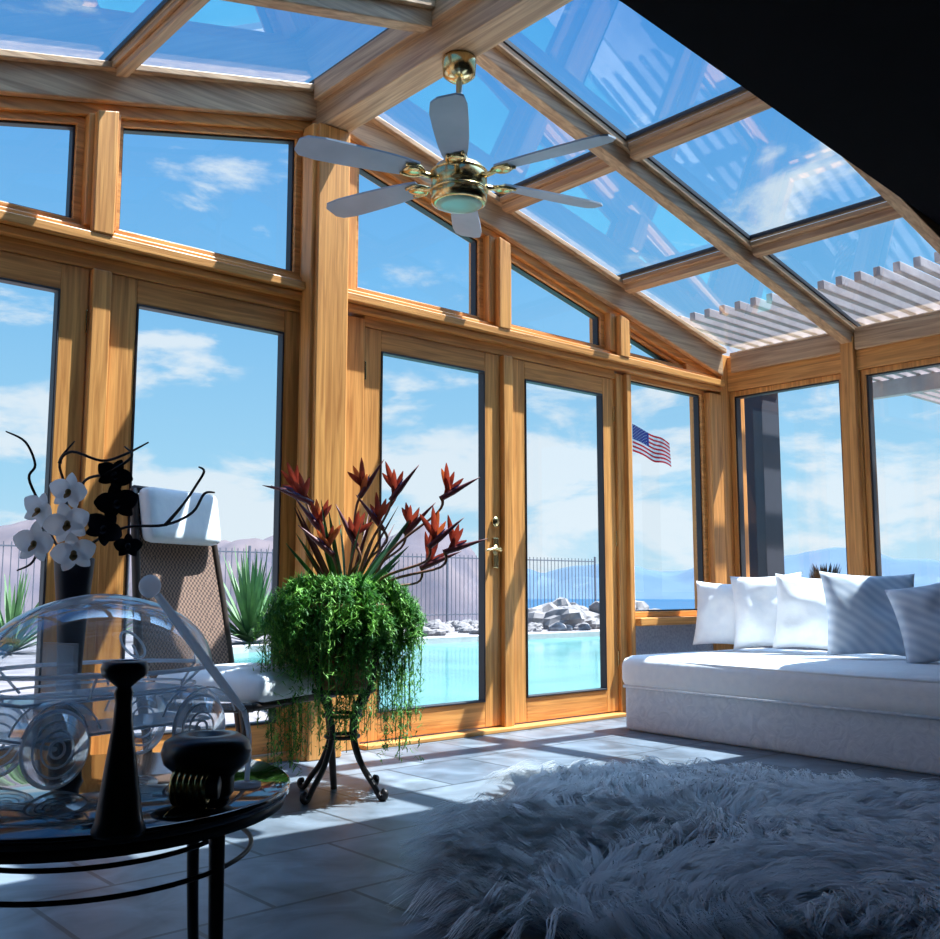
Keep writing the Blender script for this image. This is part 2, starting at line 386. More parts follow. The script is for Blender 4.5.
# ---------------------------------------------------------------- ceiling fan
Rv=Vector((.749,-.6626,0)); Fv=Vector((.6626,.749,0)); RZ=math.radians(-41.5)
b=MB(); fz=2.545
b.lathe([(0,3.068),(.072,3.068),(.075,3.05),(.07,2.99),(.045,2.97),(.02,2.96),(0,2.96)][::-1],(0,0,0),'brass')
b.lathe([(0,fz+.10),(.014,fz+.10),(.014,2.97),(0,2.97)],(0,0,0),'steel',n=16)
b.lathe([(0,fz-.145),(.07,fz-.145),(.098,fz-.14),(.108,fz-.10)],(0,0,0),'lampglass')
b.lathe([(.104,fz-.135),(.118,fz-.13),(.12,fz-.085),(.114,fz-.075),(.120,fz-.06),(.120,fz+.0),(.10,fz+.03),(.06,fz+.05),(.038,fz+.07),(.03,fz+.12),(0,fz+.12)],(0,0,0),'brass',n=40)
for zz in (-.080,.002): b.torus((0,0,fz+zz),.119,.006,'brass')
for k in range(6):
    ph=math.radians(33+60*k); d=Rv*math.cos(ph)-Fv*math.sin(ph); t=Vector((-d.y,d.x,0))
    tl=(t*math.cos(.2)+Vector((0,0,1))*math.sin(.2))
    z=fz-.02
    b.tube([d*.09+Vector((0,0,z)),d*.14+Vector((0,0,z-.015)),d*.19+Vector((0,0,z-.005))],[.014,.012,.012],'brass',sm=3)
    for off in (-1,1):
        b.tube([d*.16+Vector((0,0,z-.008)),d*.20+tl*.035*off+Vector((0,0,z-.006)),d*.26+tl*.03*off+Vector((0,0,z-.006))],.008,'brass',sm=3)
    b.ell((d*.215+Vector((0,0,z-.008))),.045,.045,.012,'brass',n=12,m=6)
    out=[]
    prof=[(.20,.045),(.26,.055),(.36,.064),(.50,.07),(.62,.072),(.69,.062),(.715,.035)]
    for u,w in prof: out.append(d*u+tl*w+Vector((0,0,z)))
    for u,w in prof[::-1]: out.append(d*u-tl*w+Vector((0,0,z)))
    n=len(out); vs=[p for p in out]+[p+Vector((0,0,.008)) for p in out]
    b.add(vs,[tuple(range(n)),tuple(range(2*n-1,n-1,-1))]+[(i,(i+1)%n,n+(i+1)%n,n+i) for i in range(n)],'blade')
b.build('ceiling_fan',(XR+.02,3.10,0))

# ---------------------------------------------------------------- daybed sofa
def rbox(b,x0,x1,y0,y1,z0,z1,r,mt,puff=0,n=14):
    cx,cy,cz=(x0+x1)/2,(y0+y1)/2,(z0+z1)/2; hx,hy,hz=(x1-x0)/2,(y1-y0)/2,(z1-z0)/2
    vs={};V=[];F=[]
    def vid(p):
        k=(round(p[0],5),round(p[1],5),round(p[2],5))
        if k in vs: return vs[k]
        q=Vector((p[0]*hx,p[1]*hy,p[2]*hz)); inner=Vector((max(-hx+r,min(hx-r,q.x)),max(-hy+r,min(hy-r,q.y)),max(-hz+r,min(hz-r,q.z))))
        dd=q-inner
        if dd.length>1e-9: q=inner+dd.normalized()*r
        if puff and p[2]>.5:
            q.z+=puff*(1-(p[0])**4)*(1-(p[1])**4)
        vs[k]=len(V); V.append((cx+q.x,cy+q.y,cz+q.z)); return vs[k]
    g=[math.sin(math.pi/2*(-1+2*i/n)) for i in range(n+1)]
    for ax in range(3):
        for sg in (-1,1):
            for i in range(n):
                for j in range(n):
                    qs=[]
                    for (a,c) in ((i,j),(i+1,j),(i+1,j+1),(i,j+1)):
                        p=[0,0,0]; p[ax]=sg; p[(ax+1)%3]=g[a]; p[(ax+2)%3]=g[c]; qs.append(vid(p))
                    if sg<0: qs=qs[::-1]
                    F.append(qs)
    b.add(V,F,mt,True)
b=MB()
rbox(b,.03,1.30,-2.75,-.02,.0,.25,.02,'upholstery')
rbox(b,0,1.32,-2.78,0,.23,.41,.06,'cushion',.012,22)
b.tube([(.015,-.03,.242),(.01,-1.4,.242),(.015,-2.72,.242)],.008,'upholstery')
b.tube([(.03,-2.72,.392),(.012,-1.4,.392),(.03,-.06,.392)],.007,'cushion')
b.build('daybed',(4.42,3.74,0),math.radians(-3.5))
def pillow(name,loc,w,h,t,face,tilt,mt,roll=0):
    b=MB(); n=22; V=[];F=[]
    for sg in (-1,1):
        for i in range(n+1):
            for j in range(n+1):
                u=-1+2*i/n; v=-1+2*j/n
                e=max(0,(1-u*u)*(1-v*v))**.42
                x=u*w/2*(1-.09*(1-v*v)*(abs(u)**4)); z=v*h/2*(1-.09*(abs(v)**4)*(1-u*u))
                wr=noise.noise(Vector((u*2.2,v*2.2,loc[1]*5)))*.022*e
                V.append((x,sg*(t/2*e)+wr,z))
    for k in range(2):
        o=k*(n+1)*(n+1)
        for i in range(n):
            for j in range(n):
                q=[o+i*(n+1)+j,o+(i+1)*(n+1)+j,o+(i+1)*(n+1)+j+1,o+i*(n+1)+j+1]
                F.append(q if k==0 else q[::-1])
    b.add(V,F,mt,True)
    ob=b.build(name,loc)
    ob.rotation_euler=(tilt,roll,face)
    m_=ob.modifiers.new('weld','WELD'); m_.merge_threshold=.0005
    return ob
fa=lambda dx,dy: math.atan2(dy,dx)+math.pi/2
pz=.43
pillow('throw_pillow',(5.20,3.55,pz+.205),.38,.40,.15,fa(-1,-.35),-.22,'cushion',.02)
pillow('throw_pillow.001',(5.22,3.27,pz+.225),.42,.45,.17,fa(-1,-.45),-.25,'cushion',-.06)
pillow('throw_pillow.002',(5.18,2.96,pz+.22),.42,.43,.16,fa(-1,-.55),-.22,'cushion',.06)
pillow('throw_pillow.003',(5.10,2.58,pz+.22),.50,.46,.17,fa(-.75,-.75),-.28,'pillow_slat_shade',.03)
pillow('throw_pillow.004',(5.05,2.18,pz+.20),.46,.42,.16,fa(-.9,-.5),-.35,'pillow_slat_shade',-.2)

# ---------------------------------------------------------------- shaggy rug
outl=[(2.45,2.60),(2.85,2.78),(3.2,2.86),(3.5,2.55),(3.72,2.0),(3.45,1.3),(2.8,.85),(2.1,.95),(1.7,1.35),(1.66,1.85),(1.92,2.15),(2.19,2.38)]
ctr=Vector((2.6,1.95)); P,_=catmull([Vector((*p,0)) for p in outl+outl[:1]],[0]*13,6); P=P[:-1]
n=len(P); b=MB(); V=[];F=[]; K=14
for k in range(K+1):
    s_=1-k/K*.999
    for p in P:
        q=Vector((ctr.x+(p.x-ctr.x)*s_,ctr.y+(p.y-ctr.y)*s_))
        z=(.006 if k==0 else .03+.02*noise.noise(Vector((q.x*5,q.y*5,0))))
        V.append((q.x,q.y,z))
for k in range(K):
    for i in range(n):
        j=(i+1)%n; F.append((k*n+i,k*n+j,(k+1)*n+j,(k+1)*n+i))
b.add(V,F,'fleece_dark',True)
def inside(x,y):
    c=False; j=len(P)-1
    for i in range(len(P)):
        if (P[i].y>y)!=(P[j].y>y) and x<(P[j].x-P[i].x)*(y-P[i].y)/(P[j].y-P[i].y)+P[i].x: c=not c
        j=i
    return c
cl=0; V=[];F=[];
while cl<3300:
    x=U(1.4,3.85); y=U(.8,3.2)
    if not inside(x,y): continue
    cl+=1
    fl=noise.noise_vector(Vector((x*1.6,y*1.6,3.3)))*2.4; base=Vector((fl.x-.35,fl.y-.4,0))
    edge=(Vector((x,y))-ctr)
    rnd=Vector((U(-1,1),U(-1,1),0))*.30
    dc=base+rnd+Vector((edge.x,edge.y,0))*.25
    if dc.length<.1: dc=Vector((1,0,0))
    dc.normalize(); Ln=U(.14,.27); hz=U(.03,.075); cur=U(-1,1)
    tip=Vector((x,y,0))+dc*Ln
    for s_ in range(12):
        a=Vector((x+U(-.022,.022),y+U(-.022,.022),.02)); tp=tip+Vector((U(-.012,.012),U(-.012,.012),U(.0,.03)))
        tp.z=max(.012,.02+U(0,.03)); side_=Vector((-dc.y,dc.x,0)); w=U(.0014,.0030); hh=hz*U(.7,1.1); cu=cur*Ln*.35+U(-.01,.01)
        k0=len(V); sg=5
        for t_ in range(sg+1):
            t=t_/sg; p=a.lerp(tp,t)+side_*math.sin(t*math.pi*1.3)*cu*.5+Vector((0,0,hh*math.sin(math.pi*min(1,t*.9+.05))))
            ww=w*(1-t*.75)
            V.append(p-side_*ww); V.append(p+side_*ww+Vector((0,0,ww*.6)))
        for t_ in range(sg): F.append((k0+2*t_,k0+2*t_+1,k0+2*t_+3,k0+2*t_+2))
b.add(V,F,'fleece',True)
b.build('shaggy_rug')

# ---------------------------------------------------------------- coffee table
def FR(f,r): return (Fv*f+Rv*r)
tc=FR(1.74,-.63)
b=MB(); sx,sy=.32,.36
b.lathe([(0,.43),(.975,.43),(1.0,.434),(1.0,.446),(.985,.45),(0,.45)],(0,0,0),'black_lacquer',n=72,sx=sx,sy=sy)
b.lathe([(.955,.415),(.975,.415),(.975,.431),(.955,.431)],(0,0,0),'iron',n=72,sx=sx,sy=sy)
for a in (-.42,1.2,2.7,-2.0):
    x,y=sx*.80*math.cos(a),sy*.80*math.sin(a)
    b.tube([(x,y,.425),(x*1.02,y*1.02,.2),(x*1.08,y*1.08,0.0)],[.013,.011,.010],'iron',n=12,sm=4)
b.torus((0,0,.345),.80,.004,'iron',sx=sx,sy=sy,n=60)
b.torus((0,0,.38),.70,.004,'iron',sx=sx,sy=sy,n=60)
b.build('coffee_table',tc,RZ)
TZ=.4505
b=MB()
b.lathe([(0,0),(.034,0),(.036,.006),(.031,.02),(.027,.05),(.022,.085),(.017,.12),(.013,.15),(.011,.175),(.013,.188),(.010,.196),(.020,.205),(.030,.212),(.032,.222),(.029,.230),(.018,.232),(.014,.226),(0,.224)],(0,0,0),'black_ceramic',n=40)
p=FR(1.405,-.477); b.build('candlestick',(p.x,p.y,TZ))
b=MB()
for i in range(6): b.torus((-.030+.009*i,-.040,.028),.0225-.0004*i,.0052,'gold_coil',tf=Matrix.Rotation(math.pi/2,3,'Y'),n=28)
b.lathe([(0,-.037),(.017,-.037),(.017,.035),(0,.035)],(0,-.040,.028),'black_ceramic',tf=Matrix.Rotation(math.pi/2,3,'Y'),n=24)
b.lathe([(0,0),(.036,0),(.044,.01),(.044,.035),(.054,.046),(.066,.056),(.071,.074),(.066,.090),(.05,.100),(.030,.100),(.024,.094),(.0,.090)],(0,.018,0),'black_ceramic',n=44)
p=FR(1.62,-.42); b.build('black_bowl',(p.x,p.y,TZ),RZ)
# ---------------------------------------------------------------- acrylic toy car
b=MB()
ang=math.atan2(.26,.17)+RZ
hl,hw=.155,.085; wr=.066
def wheel(x,y):
    tf=Matrix.Rotation(math.pi/2,3,'X')
    b.torus((x,y,wr),wr-.004,.0035,'acrylic_edge',tf=tf,n=40)
    b.torus((x,y-.006,wr),.046,.002,'acrylic_edge',tf=tf); b.torus((x,y-.006,wr),.030,.002,'acrylic_edge',tf=tf); b.torus((x,y-.006,wr),.014,.0025,'acrylic_edge',tf=tf,n=20)
    b.lathe([(0,-.008),(wr-.008,-.008),(wr-.008,.008),(0,.008)],(x,y,wr),'acrylic',tf=tf,n=40)
for sx_ in (-1,1):
    for sy_ in (-1,1): wheel(sx_*hl,sy_*hw)
    b.tube([(sx_*hl,-hw,wr),(sx_*hl,hw,wr)],.004,'acrylic_edge')
b.box(-.20,.20,-.065,.065,.075,.083,'acrylic'); b.box(-.21,.17,-.07,.07,.135,.143,'acrylic')
for y in (-.066,.060): b.box(-.20,.19,y,y+.006,.083,.135,'acrylic')
b.box(-.205,-.199,-.06,.06,.083,.135,'acrylic'); b.box(.19,.196,-.06,.06,.083,.135,'acrylic')
for e in (-.07,.07):
    b.tube([(-.21,e,.139),(.17,e,.139)],.0025,'acrylic_edge')
    b.tube([(-.20,e*.95,.079),(.20,e*.95,.079)],.0025,'acrylic_edge')
for xx,zz in ((-.21,.139),(.17,.139),(-.20,.079),(.20,.079)): b.tube([(xx,-.07,zz),(xx,.07,zz)],.0025,'acrylic_edge')
for sx_ in (-1,1):
    for sy_ in (-1,1):
        pts=[(sx_*hl+.078*math.cos(a),sy_*hw,wr+.078*math.sin(a)) for a in [math.radians(20+14*i) for i in range(11)]]
        vs=[];fs=[]
        for q in pts: vs+= [(q[0],q[1]-.018,q[2]),(q[0],q[1]+.018,q[2])]
        for i in range(10): fs.append((2*i,2*i+1,2*i+3,2*i+2))
        b.add(vs,fs,'acrylic',True); b.tube([(q[0],q[1]-.018,q[2]) for q in pts],.0018,'acrylic_edge'); b.tube([(q[0],q[1]+.018,q[2]) for q in pts],.0018,'acrylic_edge')
b.ell((-.01,0,.185),.225,.165,.135,'acrylic',n=48,m=14,half=True)
b.torus((-.01,0,.185),1,.004,'acrylic_edge',sx=.225,sy=.165,n=60)
b.torus((-.01,0,.15),1,.0025,'acrylic_edge',sx=.20,sy=.12,n=60)
for a in range(6):
    c_,s_=math.cos(a*math.pi/3),math.sin(a*math.pi/3); b.tube([(-.01+.225*c_,.165*s_,.185),(-.01+.19*c_,.115*s_,.143)],.0025,'acrylic_edge')
b.tube([(-.01+.225*math.cos(t),0,.185+.135*math.sin(t)) for t in [math.pi*i/20 for i in range(21)]],.0018,'acrylic_edge')
b.box(-.07,0,-.045,.045,.143,.175,'acrylic'); b.box(-.10,-.09,-.045,.045,.143,.235,'acrylic')
b.torus((.06,0,.225),.03,.0025,'acrylic_edge',tf=Matrix.Rotation(1.0,3,'Y'),n=24); b.tube([(.06,0,.225),(.10,0,.16)],.0025,'acrylic_edge')
p=FR(1.88,-.675); b.build('acrylic_model_car',(p.x,p.y,TZ),ang)
b=MB()
b.tube([(.09,0,.125),(.06,-.0,.16),(-.01,0,.25),(-.065,0,.32)],[.005,.008,.009,.007],'acrylic_edge',sm=5)
b.tube([(.09,0,.125),(.10,0,.08),(.098,0,.006)],[.005,.0045,.0045],'acrylic_edge',sm=5)
b.lathe([(0,0),(.024,0),(.024,.006),(0,.009)],(.098,0,0),'acrylic_edge')
b.ell((-.078,0,.335),.019,.016,.020,'acrylic_edge')
p=FR(1.74,-.475); b.build('acrylic_ladle',(p.x,p.y,TZ),RZ)

# ---------------------------------------------------------------- orchids in vase
b=MB(); S=.00185
b.lathe([(0,0),(.030,0),(.034,.01),(.024,.06),(.022,.16),(.028,.28),(.036,.36),(.038,.39),(.034,.392),(.028,.37),(0,.36)],(0,0,0),'orchid_black',n=28)
def q(px,py,d=0): return Vector(((px-66)*S,d,.78+(590-py)*S-TZ))
br=[[(66,560,0),(58,520,0),(50,480,.01),(45,455,0),(60,443,-.01),(90,452,0),(112,445,.01),(140,432,0)],
    [(66,560,0),(40,540,.02),(20,500,.03),(8,470,.02),(14,455,.02),(2,430,.02),(-15,420,0)],
    [(66,560,0),(90,540,-.02),(125,525,-.03),(165,522,-.02),(190,508,0),(202,488,0),(212,486,.01)],
    [(165,522,-.02),(185,500,-.03),(196,480,-.02),(204,465,-.02),(198,460,-.02)],
    [(60,500,0),(80,475,-.03),(105,468,-.04),(128,450,-.03),(118,438,-.02)],
    [(20,500,.03),(30,530,.0),(22,560,0),(5,570,0)],[(45,455,0),(48,446,0),(58,430,.01)]]
for l in br:
    b.tube([q(*a) for a in l],[.0045]+[.0028]*(len(l)-2)+[.0015],'twig',n=6,sm=5)
def petal(b,c,d,nrm,L_,w,mt,cup=.2):
    d=d.normalized(); sd=nrm.cross(d).normalized(); V=[];F=[]; n=6
    for i in range(n+1):
        t=i/n; ww=w*math.sin(math.pi*min(1,.12+.86*t))**.7
        if i==n: ww=w*.12
        for j in (-1,-.5,0,.5,1):
            V.append(c+d*L_*t+sd*ww*j+nrm*(cup*L_*(t*t*.6-.25*(1-j*j)*math.sin(math.pi*t))))
    for i in range(n):
        for j in range(4): F.append((i*5+j,i*5+j+1,(i+1)*5+j+1,(i+1)*5+j))
    b.add(V,F,mt,True)
def orchid(c,sz,nr,rot,mt,cm):
    nr=Vector(nr).normalized(); ux=nr.cross(Vector((0,0,1))).normalized(); uy=ux.cross(nr).normalized()
    for k,(a,l,w) in enumerate(((90,1,.34),(10,1.05,.52),(170,1.05,.52),(-50,.95,.32),(-130,.95,.32))):
        a=math.radians(a)+rot; d=ux*math.cos(a)+uy*math.sin(a)
        petal(b,c+nr*(.002 if k in(1,2) else 0),d,nr,sz*l,sz*w,mt,.25)
    petal(b,c+nr*.004,-uy+nr*.8,nr,sz*.45,sz*.18,cm,.4); b.ell(c+nr*.006,.006,.006,.006,cm,n=8,m=6)
for x,y,d,s_,r_,nx in ((66,488,-.04,.038,.2,-.1),(70,522,-.06,.042,-.3,.2),(38,508,-.05,.038,.5,-.4),(40,543,-.07,.042,.1,-.2),(80,553,-.07,.040,-.2,.3)):
    orchid(q(x,y,d),s_,(nx,-1,-.05),r_,'orchid_white','orchid_centre')
for x,y,d,s_,r_,nx in ((110,470,-.03,.034,.4,.5),(116,500,-.04,.040,-.2,.4),(104,527,-.04,.036,.6,.2),(128,545,-.03,.026,0,.3)):
    orchid(q(x,y,d),s_,(nx,-1,.1),r_,'orchid_black','orchid_black')  # dark blooms: black shadow put into the petal colour
p=FR(1.98,-.78)
b.build('orchid_arrangement',(p.x,p.y,TZ),RZ)

# ---------------------------------------------------------------- lounge chair
b=MB(); w=.27; wt=.215
for sx_ in (-1,1):
    b.tube([(sx_*w,.14,.0),(sx_*w,.17,.25),(sx_*w,.21,.42),(sx_*(w-.02),.26,.75),(sx_*wt,.33,1.17)],[.014,.017,.019,.017,.015],'chairframe',n=8,sm=5)
    x=sx_*w
    b.tube([(x,-.30,0),(x,-.28,.22),(x,-.26,.37)],[.013,.016,.018],'chairframe',sm=4)
    b.tube([(x,-.30,.37),(x,.0,.355),(x,.205,.37)],.017,'chairframe',sm=4)
b.tube([(-wt,.33,1.17),(wt,.33,1.17)],.015,'chairframe'); b.tube([(-w,-.29,.37),(w,-.29,.37)],.016,'chairframe'); b.tube([(-w,.205,.37),(w,.205,.37)],.014,'chairframe')
b.tube([(-w,.15,.12),(w,.15,.12)],.009,'chairframe')
V=[];F=[]; pr=[(.20,.40,w),(.222,.55,w-.01),(.25,.72,w-.02),(.29,.95,w-.038),(.325,1.15,wt)]
for i,(y,z,ww) in enumerate(pr):
    for j in range(7):
        u=-1+j/3; V.append((u*(ww-.01),y+.018*(1-u*u),z))
for i in range(4):
    for j in range(6): F.append((i*7+j,i*7+j+1,(i+1)*7+j+1,(i+1)*7+j))
b.add(V,F,'chair_mesh',True)
rbox(b,-.25,.25,-.32,.18,.375,.475,.04,'cushion',.015,10)
tfh=Matrix.Rotation(-.16,3,'X'); k0=len(b.v); rbox(b,-.215,.215,-.035,.035,-.11,.11,.032,'cushion',0,10)
for i in range(k0,len(b.v)):
    v_=tfh@Vector(b.v[i]); b.v[i]=(v_.x,v_.y+.275,v_.z+1.07)
b.build('lounge_chair',(1.92,3.56,0),math.radians(24))

# ---------------------------------------------------------------- potted plant on stand
b=MB()
b.lathe([(0,.40),(.10,.40),(.115,.42),(.15,.58),(.175,.68),(.20,.695),(.20,.725),(.18,.73),(.165,.70),(0,.69)],(0,0,0),'terracotta',n=36)
b.lathe([(0,.685),(.165,.685),(.165,.702),(0,.715)],(0,0,0),'soil',n=24)
b.torus((0,0,.55),.158,.009,'iron'); b.torus((0,0,.395),.12,.009,'iron')
for k in range(4):
    a=math.pi/4+k*math.pi/2+.2; c,s_=math.cos(a),math.sin(a)
    b.tube([(c*.165,s_*.165,.66),(c*.165,s_*.165,.55),(c*.13,s_*.13,.40),(c*.07,s_*.07,.30),(c*.06,s_*.06,.22),(c*.10,s_*.10,.12),(c*.16,s_*.16,.05),(c*.19,s_*.19,.012),(c*.21,s_*.21,.012),(c*.215,s_*.215,.03),(c*.20,s_*.20,.036)],[.011]*11,'iron',n=8,sm=5)
b.torus((0,0,.22),.062,.008,'iron'); b.torus((0,0,.30),.07,.007,'iron')
def needle(V,F,p,d,l,w):
    sd=d.cross(Vector((0,0,1)))
    if sd.length<.05: sd=Vector((1,0,0))
    sd.normalize(); k=len(V); V+= [p-sd*w,p+sd*w,p+d*l*.6+sd*w*.7,p+d*l]; F.append((k,k+1,k+2,k+3))
Vd,Fd,Vl,Fl=[],[],[],[]
for sI in range(820):
    a=U(0,2*math.pi); lobes=.88+.4*noise.noise(Vector((math.cos(a)*2,math.sin(a)*2,5.1)))
    rout=U(.10,.34)*lobes; drop=U(.02,.58)*(1 if rout>.16 else .5)*(.8+.4*lobes*.5); lift=U(.0,.11)
    ar=math.atan2(math.sin(a),math.cos(a))
    if -.95<ar<-.40 and drop>.12: drop=U(.02,.16); rout*=.75   # parting that shows the pot
    if -1.9<ar<-.95 and drop>.42: drop*=.85
    if R()<.25: drop=U(0,.12)
    P0=Vector((math.cos(a)*U(.02,.15),math.sin(a)*U(.02,.15),.70)); dr=Vector((math.cos(a),math.sin(a),0))
    P1=dr*rout*.6+Vector((0,0,.715+lift)); P2=dr*rout+Vector((0,0,.67+lift*.3)); P3=dr*(rout*1.02+U(-.03,.03))+Vector((U(-.03,.03),U(-.03,.03),.67-drop))
    pts,_=catmull([P0,P1,P2,P3],[0]*4,7)
    V_,F_=(Vl,Fl) if R()<.4 else (Vd,Fd)
    if sI%2==0: b.tube(pts[::3]+[pts[-1]],.0016,'fern',n=3)
    L_=len(pts)
    for i in range(3,L_):
        for kk in range(5):
            pp=pts[i].lerp(pts[max(0,i-1)],R()); d=Vector((U(-1,1),U(-1,1),U(-.8,.9))).normalized()
            needle(V_,F_,pp,d,U(.02,.045),U(.002,.0038))
            pp2=pp+d*.02; d2=Vector((U(-1,1),U(-1,1),U(-.8,.5))).normalized(); needle(V_,F_,pp2,d2,U(.015,.03),.0024)
b.add(Vd,Fd,'fern'); b.add(Vl,Fl,'fern_light')
S2=.0039
fl=[(305,496,-.05,-1,.4),(292,484,.08,-1,.2),(318,526,-.1,-1,.9),(352,486,.05,1,1.0),(386,492,-.05,1,.9),(436,490,0,1,.5),(440,545,-.05,1,.3),(398,524,.1,1,.8),(352,538,-.12,-1,1.1),(415,560,.1,1,.4),(372,518,.12,-1,.9),(425,540,-.1,1,.7),(330,548,-.14,-1,.7)]
for x,y,d,sg,inc in fl:
    hx=(x-338)*S2; hz=.78+(590-y)*S2-.03
    tip=Vector((hx,d,hz)); base=Vector((hx*.15,d*.3,.70))
    b.tube([base,Vector((hx*.45,d*.6,.70+(hz-.70)*.5)),tip-Vector((sg*.02,0,.06)),tip],[.006,.006,.005,.007],'stemred',n=6,sm=5)
    dirb=Vector((sg*math.cos(inc),-.05,math.sin(inc)))
    b.tube([tip-dirb*.01,tip+dirb*.05,tip+dirb*.17],[.011,.012,.001],'petal_dark',n=8,sm=3)
    for k in range(4):
        an=inc+.25+k*.38+U(-.1,.1); dd=Vector((sg*math.cos(an),U(-.35,.25),math.sin(an)))
        petal(b,tip+dirb*.012*k,dd,Vector((0,-1,0)),U(.09,.14),.012,'petal_orange' if R()<.25 else 'petal_red',.15)
    petal(b,tip,Vector((sg*math.cos(inc+.15),-.1,math.sin(inc+.15))),Vector((0,-1,0)),.09,.006,'petal_blue')
for k in range(30):
    a=U(0,6.28); rr=U(.05,.32); h=U(.88,1.12); p0=Vector((0,0,.70)); tip=Vector((math.cos(a)*rr,math.sin(a)*rr,h)); nr=Vector((math.cos(a+1.5),math.sin(a+1.5),.1)).normalized()
    L_=(tip-p0).length; petal(b,p0,tip-p0,nr,L_,U(.005,.012),'leafdark' if k%3 else 'petal_dark',.1)
b.build('potted_bird_of_paradise',(2.245,3.28,0),RZ)

# ---------------------------------------------------------------- outdoors
b=MB(); G=-.10
poolp=[(3.9,5.5),(22,5.5),(22,13.6),(7.6,13.6),(6.4,13.0),(5.2,10.0),(4.2,7.0)]
def gq(pts,mt='gravel',z=G): b.add([(x,y,z) for x,y in pts],[tuple(range(len(pts)))],mt)
gq([(-30,4.34),(45,4.34),(45,5.5),(22,5.5),(3.9,5.5),(-30,5.5)])
gq([(22,5.5),(45,5.5),(45,13.6),(22,13.6)])
gq([(-30,5.5),(3.9,5.5),(4.2,7.0),(-30,7.0)]); gq([(-30,7),(4.2,7),(5.2,10),(-30,10)]); gq([(-30,10),(5.2,10),(6.4,13),(-30,13)]); gq([(-30,13),(6.4,13),(7.6,13.6),(-30,13.6)])
gq([(-30,13.6),(45,13.6),(45,21),(-30,21)])
gq([(6.35,-8),(45,-8),(45,4.34),(6.35,4.34)])
b.add([(-60,21,G),(80,21,G),(300,160,-60),(-200,160,-60)],[(0,1,2,3)],'gravel')
b.add([(45,-40,G),(45,21,G),(300,160,-60),(300,-100,-60)],[(0,1,2,3)],'gravel')
b.build('yard_ground')
b=MB(); b.add([(x,y,G-.06) for x,y in poolp],[tuple(range(len(poolp)))],'pool_water')
b.add([(x,y,G-.5) for x,y in poolp],[tuple(range(len(poolp)))],'pool_water')
n=len(poolp); out=inset(poolp,-.3)
b.add([(x,y,G+.04) for x,y in poolp]+[(x,y,G+.04) for x,y in out]+[(x,y,G-.3) for x,y in poolp]+[(x,y,G) for x,y in out],
 [(i,(i+1)%n,n+(i+1)%n,n+i) for i in range(n)]+[(i,2*n+i,2*n+(i+1)%n,(i+1)%n) for i in range(n)]+[(n+i,n+(i+1)%n,3*n+(i+1)%n,3*n+i) for i in range(n)],'coping')
b.build('swimming_pool')
def rock(b,c,s_):
    n=14;m=9;V=[];F=[]
    for k in range(m+1):
        th=-math.pi/2+math.pi*k/m
        for i in range(n):
            a=2*math.pi*i/n; q_=Vector((math.cos(th)*math.cos(a),math.cos(th)*math.sin(a),math.sin(th)*.7)); f_=1+.45*noise.noise(q_*1.6+Vector(c)); V.append(Vector(c)+q_*s_*f_)
    for k in range(m):
        for i in range(n):
            j=(i+1)%n; F.append((k*n+i,k*n+j,(k+1)*n+j,(k+1)*n+i))
    b.add(V,F,'boulder',False)
b=MB()
for i in range(20): 
    x=U(16.6,19.8); rock(b,(x,15.6+U(-.5,1.4),G+U(.05,.3)),U(.2,.52))
for i in range(170):
    x=U(10.3,27); rock(b,(x,15.2+U(-.6,3.4),G+.02),U(.05,.24))
b.build('boulders')
b=MB(); yf=19.4
for i in range(330):
    x=-6+i*.14
    if x>22: break
    b.box(x-.007,x+.007,yf-.007,yf+.007,G,1.66,'fencemetal')
for z in (.15,1.58): b.box(-6,22,yf-.012,yf+.012,z-.015,z+.015,'fencemetal')
x=-6
while x<22.1: b.box(x-.022,x+.022,yf-.022,yf+.022,G,1.72,'fencemetal'); x+=2.8
b.build('iron_fence')
def yucca(name,x,y,h,nl):
    b=MB()
    for i in range(nl):
        a=U(0,6.28); e=U(.25,1.5); d=Vector((math.cos(a)*math.cos(e),math.sin(a)*math.cos(e),math.sin(e))); L_=h*U(.7,1.0)
        sd=Vector((-math.sin(a),math.cos(a),0)); V=[]
        for t in (0,.4,.75,1): 
            p_=d*L_*t-Vector((0,0,.15*h*t*t*math.cos(e))); w_=.028*(1-t)**.6+.002; V+=[p_-sd*w_*h,p_+sd*w_*h]
        b.add(V,[(0,1,3,2),(2,3,5,4),(4,5,7,6)],'yucca')
    b.build(name,(x,y,G+.02))
yucca('yucca_plant',8.35,14.9,1.7,130); yucca('yucca_plant.001',4.5,14.6,1.3,90); yucca('yucca_plant.002',6.6,16.6,1.2,70); yucca('yucca_plant.003',3.0,16.5,1.1,70)
yucca('yucca_plant.004',24.5,7.6,1.0,60)
b=MB(); fp=Vector((17.4,14.25,0))
b.lathe([(0,G),(.12,G),(.12,G+.05),(.05,G+.08),(.045,2.5),(.03,6.2),(0,6.2)],(0,0,0),'poleWhite',n=16); b.ell((0,0,6.25),.08,.08,.08,'brass')
nx,nz_=26,26; FW,FH=.98,.62; V=[];F=[]
def fpt(u,v):
    drop=.45*u; wv=.09*math.sin(u*9+v*1.5)*(.3+u); wz=.05*math.sin(u*8.5+.8)*u*1.4
    return Rv*(.06+u*FW*.85)+Fv*(wv)+Vector((0,0,4.48-v*FH*(1-.1*u)-drop+wz))
for i in range(nx):
    for j in range(nz_):
        u0,u1=i/nx,(i+1)/nx; v0,v1=j/nz_,(j+1)/nz_
        if u0<.4 and j<14: mt='flag_blue'
        else: mt='flag_red' if (j//2)%2==0 else 'flag_white'
        b.add([fpt(u0,v1),fpt(u1,v1),fpt(u1,v0),fpt(u0,v0)],[(0,1,2,3)],mt,True)
